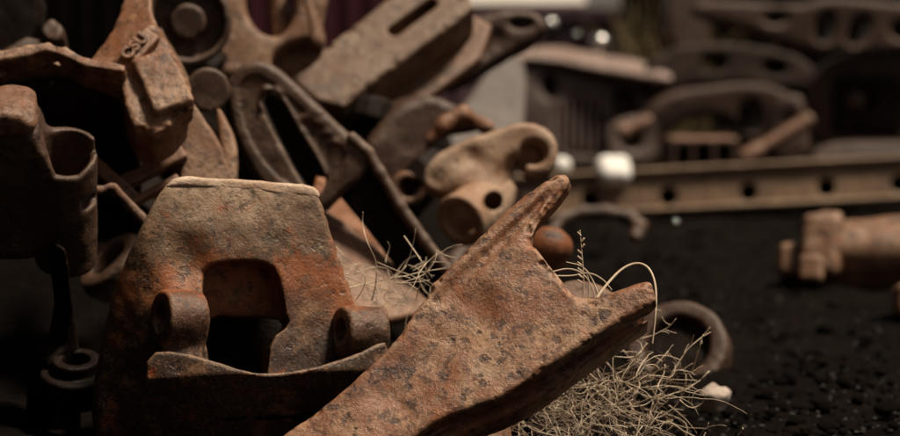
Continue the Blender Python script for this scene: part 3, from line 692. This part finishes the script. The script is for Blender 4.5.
for lb, a, b_, D in (('thin diagonal rod leaning left of the axle arch', (742, 160), (812, 118), 11.7), ('short pink brown rod left of the arched frame', (618, 134), (652, 120), 11.8)):
    F = Fr((a[0] + b_[0]) / 2, (a[1] + b_[1]) / 2, D, 0, 20); t_ = thing('loose_rod', lb, 'rod', F)
    A, B = F.p(*a), F.p(*b_); part(t_, 'rod', U(cyl(A, B, .04, .01), cyl(A, A + (B - A) * .25, .05, .01), k=.01), .012, m_brown, .003)

# bolster with grate in the middle distance
F = Fr(590, 95, 12.6, -5, 14); s = F.s
t_ = thing('bolster_casting', 'large brown bolster with pale sloping top and dark grate behind the beam', 'casting', F)
m_lid = rust('lid_steel', (.34, .25, .22), (.22, .14, .11), (.08, .05, .04), .6, .6, .5, .3)
part(t_, 'top_deck', warp(poly(chaikin(F.uv([(500, 56), (528, 42), (575, 44), (620, 56), (660, 70), (676, 82), (660, 86), (600, 74), (540, 60), (505, 60)]), 1), -.35, .06, .03), lambda X, Y: -.8 * (Y - F.p(590, 70)[1]), -.25, .25), .018, m_lid, .012, 6)
bf = poly(chaikin(F.uv([(508, 60), (600, 76), (672, 86), (668, 168), (508, 168)]), 1), -.3, -.04, .03)
bf = cut(bf, *[poly(chaikin(F.uv(q), 1), -.2, .2) for q in ([(540, 72), (556, 74), (556, 98), (542, 94)], [(612, 84), (634, 88), (634, 124), (614, 120)], [(558, 100), (606, 102), (606, 152), (558, 150)])], k=.02)
m_bol = rust('bolster_steel', (.12, .076, .068), (.07, .042, .036), (.02, .013, .012), .55, .4, .4, .5)
part(t_, 'body', bf, .018, m_bol, .005, 6)
for i in range(6): part(t_, 'grate_bar', bar_between(F.p(562 + 8 * i, 100, -.06), F.p(561 + 8 * i, 152, -.06), .014, .03), .012, m_bol, 0)
for i in range(5): part(t_, 'grate_bar', bar_between(F.p(558, 108 + 9 * i, -.085), F.p(606, 109 + 9 * i, -.085), .010, .012), .012, m_bol, 0)

F = Fr(490, 100, 9.2, 20, 45)
t_ = thing('grey_sheet', 'pale grey sloping steel sheet behind the curved shell', 'sheet', F)
m_grey = rust('grey_sheet_steel', (.11, .083, .073), (.07, .05, .043), (.03, .02, .018), .6, .3, .5, .2)
part(t_, 'sheet', poly(chaikin(F.uv([(440, 150), (470, 90), (505, 52), (530, 60), (524, 150), (500, 170)]), 1), -.03, 0, .008), .012, m_grey, .006, 6)

# ------------------------------------------------------------------ far things
def slab_obj(name, x0, x1, y0, y1, z0, z1, mat, parent=None):
    v = [(x, y, z) for x in (x0, x1) for y in (y0, y1) for z in (z0, z1)]
    f = [(0, 1, 3, 2), (4, 6, 7, 5), (0, 4, 5, 1), (2, 3, 7, 6), (0, 2, 6, 4), (1, 5, 7, 3)]
    me = mesh(name, v, f, mat, False); return link(name, me, parent)
m_plum = plain('plum_paint', (.15, .085, .10), (.10, .055, .07), 3, .6)
m_red = plain('maroon_paint', (.09, .012, .025), (.06, .010, .018), 3, .55)
m_wall = plain('sooty_wall', (.009, .006, .0055), (.006, .004, .004), 2, .95)
m_wall.node_tree.nodes['Principled BSDF'].inputs['Specular IOR Level'].default_value = .03
def container(label, px0, px1, pyt, D, mat):
    a, b_ = at(px0, 40, D), at(px1, 40, D); top = at(px0, pyt, D)[2]
    e = bpy.data.objects.new('shipping_container', None); COL.objects.link(e); e.location = (a[0], D, 0); tag(e, label, 'container')
    L = b_[0] - a[0]; v = []; f = []; n = int(L / .28)
    xs = []; 
    for i in range(n):
        x = L * i / n; d = L / n
        xs += [(x, 0), (x + d * .35, 0), (x + d * .5, .05), (x + d * .85, .05)]
    xs.append((L, 0))
    for x, y in xs: v += [(x, y, .15), (x, y, top - .12)]
    f = [(2 * i, 2 * i + 2, 2 * i + 3, 2 * i + 1) for i in range(len(xs) - 1)]
    link('corrugated_side', mesh('corrugated_side', v, f, mat, False), e)
    slab_obj('top_rail', -.03, L + .03, -.03, 2.4, top - .12, top, mat, e); slab_obj('bottom_rail', -.03, L + .03, -.03, 2.4, 0, .15, mat, e)
    slab_obj('end_wall', -.02, .04, .06, 2.3, .15, top - .12, mat, e); slab_obj('end_wall', L - .04, L + .02, .06, 2.3, .15, top - .12, mat, e)
container('plum coloured container far behind the bolster', 430, 640, 8, 24, m_plum)
container('maroon container far behind the slotted channel beam', 250, 420, -60, 26, m_red)
container('black shed wall closing off the yard behind the side frames', 640, 1100, -160, 21, m_wall)
container('sooty container far behind the left of the heap', -260, 240, -120, 27, m_wall)
m_awn = plain('white_sheet', (.62, .58, .54), (.5, .46, .42), 3, .6)
a, b_ = at(430, 3, 25.6), at(585, 3, 25.6)
e = bpy.data.objects.new('white_awning', None); COL.objects.link(e); e.location = (a[0], 25.6, 0); tag(e, 'white awning roof far behind at the top centre', 'awning')
L = b_[0] - a[0]; z0 = a[2]
link('roof', mesh('roof', [(0, 0, z0), (L, 0, z0), (L, 2, z0 + 1.5), (0, 2, z0 + 1.5), (0, .03, z0 - .05), (L, .03, z0 - .05), (L, 2.03, z0 + 1.45), (0, 2.03, z0 + 1.45)], [(0, 1, 2, 3), (4, 7, 6, 5), (0, 4, 5, 1), (1, 5, 6, 2), (2, 6, 7, 3), (3, 7, 4, 0)], m_awn, False), e)
for x in (.05, L - .13):
    for y in (.06, 1.9): slab_obj('post', x, x + .08, y, y + .08, 0, z0 - .04 + y * .7, m_wall, e)
# unseen blocks added left of the heap and behind the camera, cutting sky fill
def sky_blocker_box(label, x0, x1, y0, y1, h):
    e = bpy.data.objects.new('sky_blocker', None); COL.objects.link(e); e.location = (x0, y0, 0); tag(e, label, 'sky blocker')
    slab_obj('wall', 0, x1 - x0, 0, y1 - y0, 0, h, m_wall, e); slab_obj('roof', -.3, x1 - x0 + .3, -.3, y1 - y0 + .3, h, h + .12, m_wall, e)
sky_blocker_box('added unseen blocker left of the heap, cutting sky fill', -8, -3.1, -2, 14, 4.2)
sky_blocker_box('added unseen blocker behind the camera, cutting sky fill', -8, 5, -9, -3.5, 5)
# shiny caps that catch the sun
m_chrome = plain('bright_steel', (.8, .78, .76), (.7, .68, .66), 5, .18, 1, 0)
for lb, x, y, D, r in (('shiny steel cap glinting left of the plum container', 551, 24, 15, .045), ('shiny steel cap glinting on the bolster deck', 600, 43, 13.2, .06), ('faint steel cap glinting over the bolster', 577, 34, 16, .016), ('small steel cap glinting low on the soil by the beam', 676, 222, 9.3, .012)):
    F = Fr(x, y, D); t_ = thing('steel_cap', lb, 'cap', F); part(t_, 'cap', U(ell((0, 0, 0), (r, r, r)), cyl((0, -r * 1.4, 0), (0, -r * .3, 0), r * .6), k=.006), r / 5, m_chrome, 0)

# ------------------------------------------------------------------ stones and chips
def rock(P, r, sd, sub=3):
    import bmesh
    bm = bmesh.new(); bmesh.ops.create_icosphere(bm, subdivisions=sub, radius=1)
    v = np.array([x.co[:] for x in bm.verts]); f = [[q.index for q in y.verts] for y in bm.faces]; bm.free()
    v = v * (1 + .28 * vnoise(v, 1.3, sd) + .14 * vnoise(v, 3.1, sd + 1) + .06 * vnoise(v, 7, sd + 2))[:, None]
    rs = np.random.RandomState(sd); 
    for _ in range(5):
        n = rs.randn(3); n /= np.linalg.norm(n); d = v @ n; v = v - np.maximum(d - .68, 0)[:, None] * n * .9
    return v * np.array(r) + P, f
m_stone = plain('pale_stone', (.55, .46, .40), (.34, .26, .22), 40, .85, 0, .5)
D = ground_D(412); v, f = rock(at(714, 399, D - .02), (.052, .042, .036), 11, 4)
o = link('white_stone', mesh('white_stone', v, f, m_stone)); tag(o, 'small pale stone on the black soil beside the dry weeds', 'stone')
D = ground_D(436); v, f = rock(at(486, 448, 4.6), (.065, .05, .085), 21, 4)
o = link('brown_stone', mesh('brown_stone', v, f, m_tan)); tag(o, 'brown stone peeking out under the fork arm at the bottom', 'stone')
rs = random.Random(4); vv = []; ff = []
def lump(P, r):
    n0 = len(vv); a = rs.random() * 6
    for k in range(6):
        q = [(1, 0, 0), (-1, 0, 0), (0, 1, 0), (0, -1, 0), (0, 0, 1), (0, 0, -1)][k]
        x, y, z = (c_ * r * rs.uniform(.6, 1.3) for c_ in q); vv.append((P[0] + x * math.cos(a) - y * math.sin(a), P[1] + x * math.sin(a) + y * math.cos(a), P[2] + z * .7 + r * .3))
    ff.extend([tuple(n0 + k for k in q) for q in ((0, 2, 4), (2, 1, 4), (1, 3, 4), (3, 0, 4), (2, 0, 5), (1, 2, 5), (3, 1, 5), (0, 3, 5))])
for i in range(1500):
    py = 210 + 250 * rs.random() ** 1.2; px = rs.uniform(430, 960); P = at(px, py, ground_D(py)); lump(P, rs.uniform(.002, .009))
m_chip, t, b = newmat('coal_chips'); gi = N(t, 'NewGeometry')
t.links.new(ramp(t, gi.outputs['Random Per Island'], .94, 1.0, (.012, .008, .006, 1), (.15, .10, .08, 1)), b.inputs['Base Color']); b.inputs['Roughness'].default_value = .75
o = link('gravel', mesh('gravel', vv, ff, m_chip, False)); tag(o, 'scattered black and pale gravel chips on the soil', None, kind='stuff')

# clods of soil
cv, cf = [], []; rs2 = np.random.RandomState(7)
bv, bf_ = rock(np.zeros(3), (1, 1, 1), 40, 2); vars_ = [np.array(rock(np.zeros(3), (1, 1, .7), 40 + 3 * k, 2)[0]) for k in range(8)]
for i in range(1300):
    py = 212 + 250 * rs2.rand() ** 1.1; px = rs2.uniform(440, 960); P = at(px, py, ground_D(py)); r_ = .007 + .026 * rs2.rand() ** 3.5; a = rs2.rand() * 6.3
    q = vars_[i % 8] * r_; q = np.stack([q[:, 0] * math.cos(a) - q[:, 1] * math.sin(a), q[:, 0] * math.sin(a) + q[:, 1] * math.cos(a), q[:, 2]], 1) + P
    n0 = len(cv); cv += q.tolist(); cf += [[n0 + k for k in f_] for f_ in bf_]
o = link('soil_clods', mesh('soil_clods', cv, cf, m_soil)); tag(o, 'loose crumbly black clods of soil on the right', None, kind='stuff')
# ------------------------------------------------------------------ dry weeds
m_straw = plain('dry_straw', (.75, .62, .48), (.50, .37, .26), 30, .8, 0, 0)
m_straw2 = plain('dark_straw', (.20, .125, .08), (.12, .07, .045), 30, .85, 0, 0)
def wander(P, d, L, n, curl, rnd, drop=0.0):
    pts = [np.array(P, float)]; d = np.array(d, float); d /= np.linalg.norm(d); tw = np.array([rnd.gauss(0, 1) for _ in range(3)]) * curl
    for i in range(n):
        d = d + np.cross(tw, d) / n + np.array([rnd.gauss(0, .10) for _ in range(3)]) + np.array([0, 0, -drop / n]); d /= np.linalg.norm(d)
        pts.append(pts[-1] + d * L / n)
    return pts
rnd = random.Random(9)
def stem_mesh(name, lst, mat, parent):
    v, f = [], []
    for pts, r0, r1 in lst: tube(pts, r0, r1, 5, v, f)
    return link(name, mesh(name, v, f, mat), parent)
def clump(name, label, px, py, D, rx, ry, rz, n, curl, seed):
    rnd = random.Random(seed); C = at(px, py, D); e = bpy.data.objects.new(name, None); COL.objects.link(e); tag(e, label, 'weeds')
    A, B = [], []
    for i in range(n):
        q = np.array([rnd.gauss(0, 1) for _ in range(3)]); q /= np.linalg.norm(q); q *= rnd.random() ** .45
        P = C + q * np.array([rx, ry, rz]); P[2] = max(P[2], .01)
        d = np.array([rnd.gauss(0, 1), rnd.gauss(0, .7), rnd.gauss(0, .8)])
        pts = wander(P, d, rnd.uniform(.08, .30), 12, rnd.uniform(.1, curl) * rnd.random(), rnd)
        pts = [C + (p - C) / max(1, np.linalg.norm((p - C) / np.array([rx, ry, rz])) * .86) for p in pts]
        pts = [np.array([p[0], p[1], max(p[2], .006)]) for p in pts]
        (A if rnd.random() < .6 else B).append((pts, rnd.uniform(.0006, .0014), .0004))
    stem_mesh('stems', A, m_straw, e); stem_mesh('dark_stems', B, m_straw2, e)
    return e
cl = clump('dry_weed_clump', 'tangled ball of dry straw weeds under the lower prong of the fork', 580, 410, 4.74, .25, .17, .15, 300, 5.0, 5)
rnd = random.Random(2); A = []
for a, d, L in (((640, 385), (.6, .1, .5), .13), ((655, 400), (.8, 0, .25), .15), ((668, 380), (.5, 0, .9), .16), ((640, 340), (.9, 0, .6), .10), ((672, 372), (.9, 0, .5), .06), ((690, 376), (.2, 0, 1), .10), ((650, 420), (.9, -.1, .2), .15), ((610, 350), (.2, 0, 1), .12), ((620, 350), (.5, .1, .8), .14)):
    pts = wander(at(a[0], a[1], 4.75), d, L, 10, .8, rnd); A.append((pts, .0018, .0007))
    for j in (4, 6, 8): A.append((wander(pts[j], np.array(d) + np.array([rnd.gauss(0, .6), 0, rnd.gauss(0, .6)]), .03, 4, .5, rnd), .001, .0005))
C0 = at(590, 395, 4.66)
for i in range(85):
    q = np.array([rnd.gauss(0, .11), rnd.gauss(0, .05), rnd.gauss(-.02, .055)]); P = C0 + q; P[2] = max(P[2], .02)
    pts = wander(P, (rnd.gauss(0, 1), rnd.gauss(0, .3), rnd.gauss(0, .7)), rnd.uniform(.06, .19), 14, rnd.choice((.6, 1, 2.5, 4)), rnd)
    A.append(([np.array([p[0], p[1], max(p[2], .008)]) for p in pts], rnd.uniform(.0008, .0016), .0005))
stem_mesh('outer_stems', A, m_straw, cl)
# stems rising between the prongs
e = bpy.data.objects.new('dry_sprig', None); COL.objects.link(e); tag(e, 'thin upright dry sprigs and an arched stalk between the fork prongs', 'weeds')
A = []; rnd = random.Random(8)
def pix(pts, D, sub=2): return chaikin([tuple(at(x, y, D + dd)) for x, y, dd in pts], sub, False)
A.append((pix([(583, 300, 0), (584, 280, 0), (582, 255, 0), (580, 230, 0)], 4.5), .0016, .0008))
for i in range(9):
    y = 232 + i * 6; A.append((pix([(581 + .05 * (y - 230), y + 4, 0), (581 + rnd.choice((-3.5, 3.5)), y, 0)], 4.5, 1), .0018, .0022))
A.append((pix([(594, 302, 0), (606, 285, .02), (622, 268, .05), (638, 262, .06), (650, 268, .05), (656, 285, .02), (656, 310, 0), (652, 345, 0)], 4.45), .0030, .0022))
for q in ([(552, 272), (568, 268), (582, 272), (592, 285), (596, 300)], [(556, 276), (574, 276), (588, 272), (602, 278), (612, 290)], [(588, 300), (590, 285), (586, 270)], [(600, 300), (594, 282), (584, 266), (566, 262)]):
    A.append((pix([(x, y, 0) for x, y in q], 4.55), .0020, .0010))
stem_mesh('stalks', A, m_straw, e)
# weeds between the jaw casting and the fork
e = bpy.data.objects.new('dry_weed_tuft', None); COL.objects.link(e); tag(e, 'branching dry weed stems between jaw casting and fork arm', 'weeds')
A = []
for q, r in (([(372, 300), (376, 285), (377, 262), (368, 245), (362, 225), (363, 212)], .0022), ([(348, 288), (372, 282), (398, 278), (420, 272), (446, 268)], .0020), ([(377, 262), (395, 270), (414, 276), (430, 286)], .0014),
             ([(404, 236), (414, 250), (422, 262), (432, 278)], .0024), ([(336, 262), (352, 270), (372, 278), (402, 284), (430, 280)], .0016), ([(345, 276), (365, 284), (392, 292), (420, 300)], .0016), ([(416, 300), (420, 284), (428, 268), (436, 256)], .0018),
             ([(330, 240), (346, 258), (360, 270), (372, 284)], .0014), ([(436, 250), (446, 256), (456, 258)], .0018), ([(408, 300), (400, 288), (396, 276)], .0013), ([(356, 300), (364, 288), (366, 278), (360, 268)], .0015)):
    A.append((pix([(x, y, rnd.uniform(-.05, .12)) for x, y in q], 4.75), r * .8, r * .4))
for i in range(46):
    P = at(rnd.uniform(335, 435), rnd.uniform(262, 305), rnd.uniform(4.7, 5.1)); A.append((wander(P, (rnd.gauss(0, 1), rnd.gauss(0, .5), rnd.gauss(.1, .5)), rnd.uniform(.05, .16), 8, 1.5, rnd), .0011, .0005))
stem_mesh('stalks', A, m_straw, e)
# tall grass far back
e = bpy.data.objects.new('tall_dry_grass', None); COL.objects.link(e); tag(e, 'blurred tall yellowish grass left of the side frame far back', 'grass')
A = []; base = at(672, 140, 13.6)
for i in range(90):
    P = np.array([base[0] + rnd.gauss(0, .10), base[1] + rnd.gauss(0, .15), 0]); A.append((wander(P, (rnd.gauss(0, .08), rnd.gauss(0, .08), 1), rnd.uniform(.9, 1.35), 10, .4, rnd, .25), .006, .002))
stem_mesh('blades', A, plain('yellow_grass', (.20, .15, .06), (.12, .085, .035), 10), e)
# ------------------------------------------------------------------ more scrap in the background
def bg(name, label, cat, px, py, D, yaw, pitch, outline, holes, th, mat, n=1):
    F = Fr(px, py, D, yaw, pitch); t_ = thing(name, label, cat, F)
    q = poly(chaikin(F.uv(outline), n), -th, 0, .03)
    if holes: q = cut(q, *[poly(chaikin(F.uv(h), 1), -1, .5) for h in holes], k=.02)
    part(t_, 'casting', q, .018, mat, .006, 7); return F, t_
m_deep = rust('deep_steel', (.040, .024, .019), (.024, .013, .010), (.01, .006, .005), .5, .4, .4, .3, spec=.15)
m_back2 = rust('yard_steel_brown', (.085, .048, .036), (.052, .026, .018), (.04, .022, .018), .5, .4, .4, .5)
bg('bolster_beam', 'dark brown bolster beam between the oval-holed side frame and the low arch', 'beam', 745, 60, 12.6, 8, 12, [(640, 62), (690, 40), (760, 44), (815, 60), (818, 92), (760, 84), (700, 82), (650, 100)], [[(700, 56), (726, 52), (728, 70), (702, 72)], [(762, 58), (786, 62), (786, 76), (764, 74)]], .3, m_deep)
bg('pedestal_plate', 'upright brown pedestal plate left of the axle arch', 'plate', 790, 120, 12.0, -12, 6, [(770, 104), (786, 92), (806, 98), (810, 165), (768, 165)], [[(780, 116), (794, 112), (796, 136), (782, 138)]], .15, m_back2)
bg('frame_end', 'thick side frame end rising out of the top centre right', 'casting', 700, 20, 12.9, 0, 8, [(672, -30), (705, -30), (716, 10), (706, 46), (680, 58), (664, 30)], None, .3, m_back2)
bg('side_bearing', 'blurred brown bearing block left of the low arched frame', 'block', 640, 130, 12.1, 10, 15, [(606, 128), (622, 116), (650, 112), (662, 124), (660, 166), (608, 166)], [[(620, 132), (640, 128), (644, 148), (622, 150)]], .25, m_back2)
bg('spring_seat', 'low dark casting on the ground at the foot of the axle arch', 'casting', 860, 150, 11.7, 0, 25, [(810, 150), (836, 140), (900, 138), (950, 142), (950, 168), (812, 172)], None, .3, m_back)

# ------------------------------------------------------------------ dark castings packed inside the heap
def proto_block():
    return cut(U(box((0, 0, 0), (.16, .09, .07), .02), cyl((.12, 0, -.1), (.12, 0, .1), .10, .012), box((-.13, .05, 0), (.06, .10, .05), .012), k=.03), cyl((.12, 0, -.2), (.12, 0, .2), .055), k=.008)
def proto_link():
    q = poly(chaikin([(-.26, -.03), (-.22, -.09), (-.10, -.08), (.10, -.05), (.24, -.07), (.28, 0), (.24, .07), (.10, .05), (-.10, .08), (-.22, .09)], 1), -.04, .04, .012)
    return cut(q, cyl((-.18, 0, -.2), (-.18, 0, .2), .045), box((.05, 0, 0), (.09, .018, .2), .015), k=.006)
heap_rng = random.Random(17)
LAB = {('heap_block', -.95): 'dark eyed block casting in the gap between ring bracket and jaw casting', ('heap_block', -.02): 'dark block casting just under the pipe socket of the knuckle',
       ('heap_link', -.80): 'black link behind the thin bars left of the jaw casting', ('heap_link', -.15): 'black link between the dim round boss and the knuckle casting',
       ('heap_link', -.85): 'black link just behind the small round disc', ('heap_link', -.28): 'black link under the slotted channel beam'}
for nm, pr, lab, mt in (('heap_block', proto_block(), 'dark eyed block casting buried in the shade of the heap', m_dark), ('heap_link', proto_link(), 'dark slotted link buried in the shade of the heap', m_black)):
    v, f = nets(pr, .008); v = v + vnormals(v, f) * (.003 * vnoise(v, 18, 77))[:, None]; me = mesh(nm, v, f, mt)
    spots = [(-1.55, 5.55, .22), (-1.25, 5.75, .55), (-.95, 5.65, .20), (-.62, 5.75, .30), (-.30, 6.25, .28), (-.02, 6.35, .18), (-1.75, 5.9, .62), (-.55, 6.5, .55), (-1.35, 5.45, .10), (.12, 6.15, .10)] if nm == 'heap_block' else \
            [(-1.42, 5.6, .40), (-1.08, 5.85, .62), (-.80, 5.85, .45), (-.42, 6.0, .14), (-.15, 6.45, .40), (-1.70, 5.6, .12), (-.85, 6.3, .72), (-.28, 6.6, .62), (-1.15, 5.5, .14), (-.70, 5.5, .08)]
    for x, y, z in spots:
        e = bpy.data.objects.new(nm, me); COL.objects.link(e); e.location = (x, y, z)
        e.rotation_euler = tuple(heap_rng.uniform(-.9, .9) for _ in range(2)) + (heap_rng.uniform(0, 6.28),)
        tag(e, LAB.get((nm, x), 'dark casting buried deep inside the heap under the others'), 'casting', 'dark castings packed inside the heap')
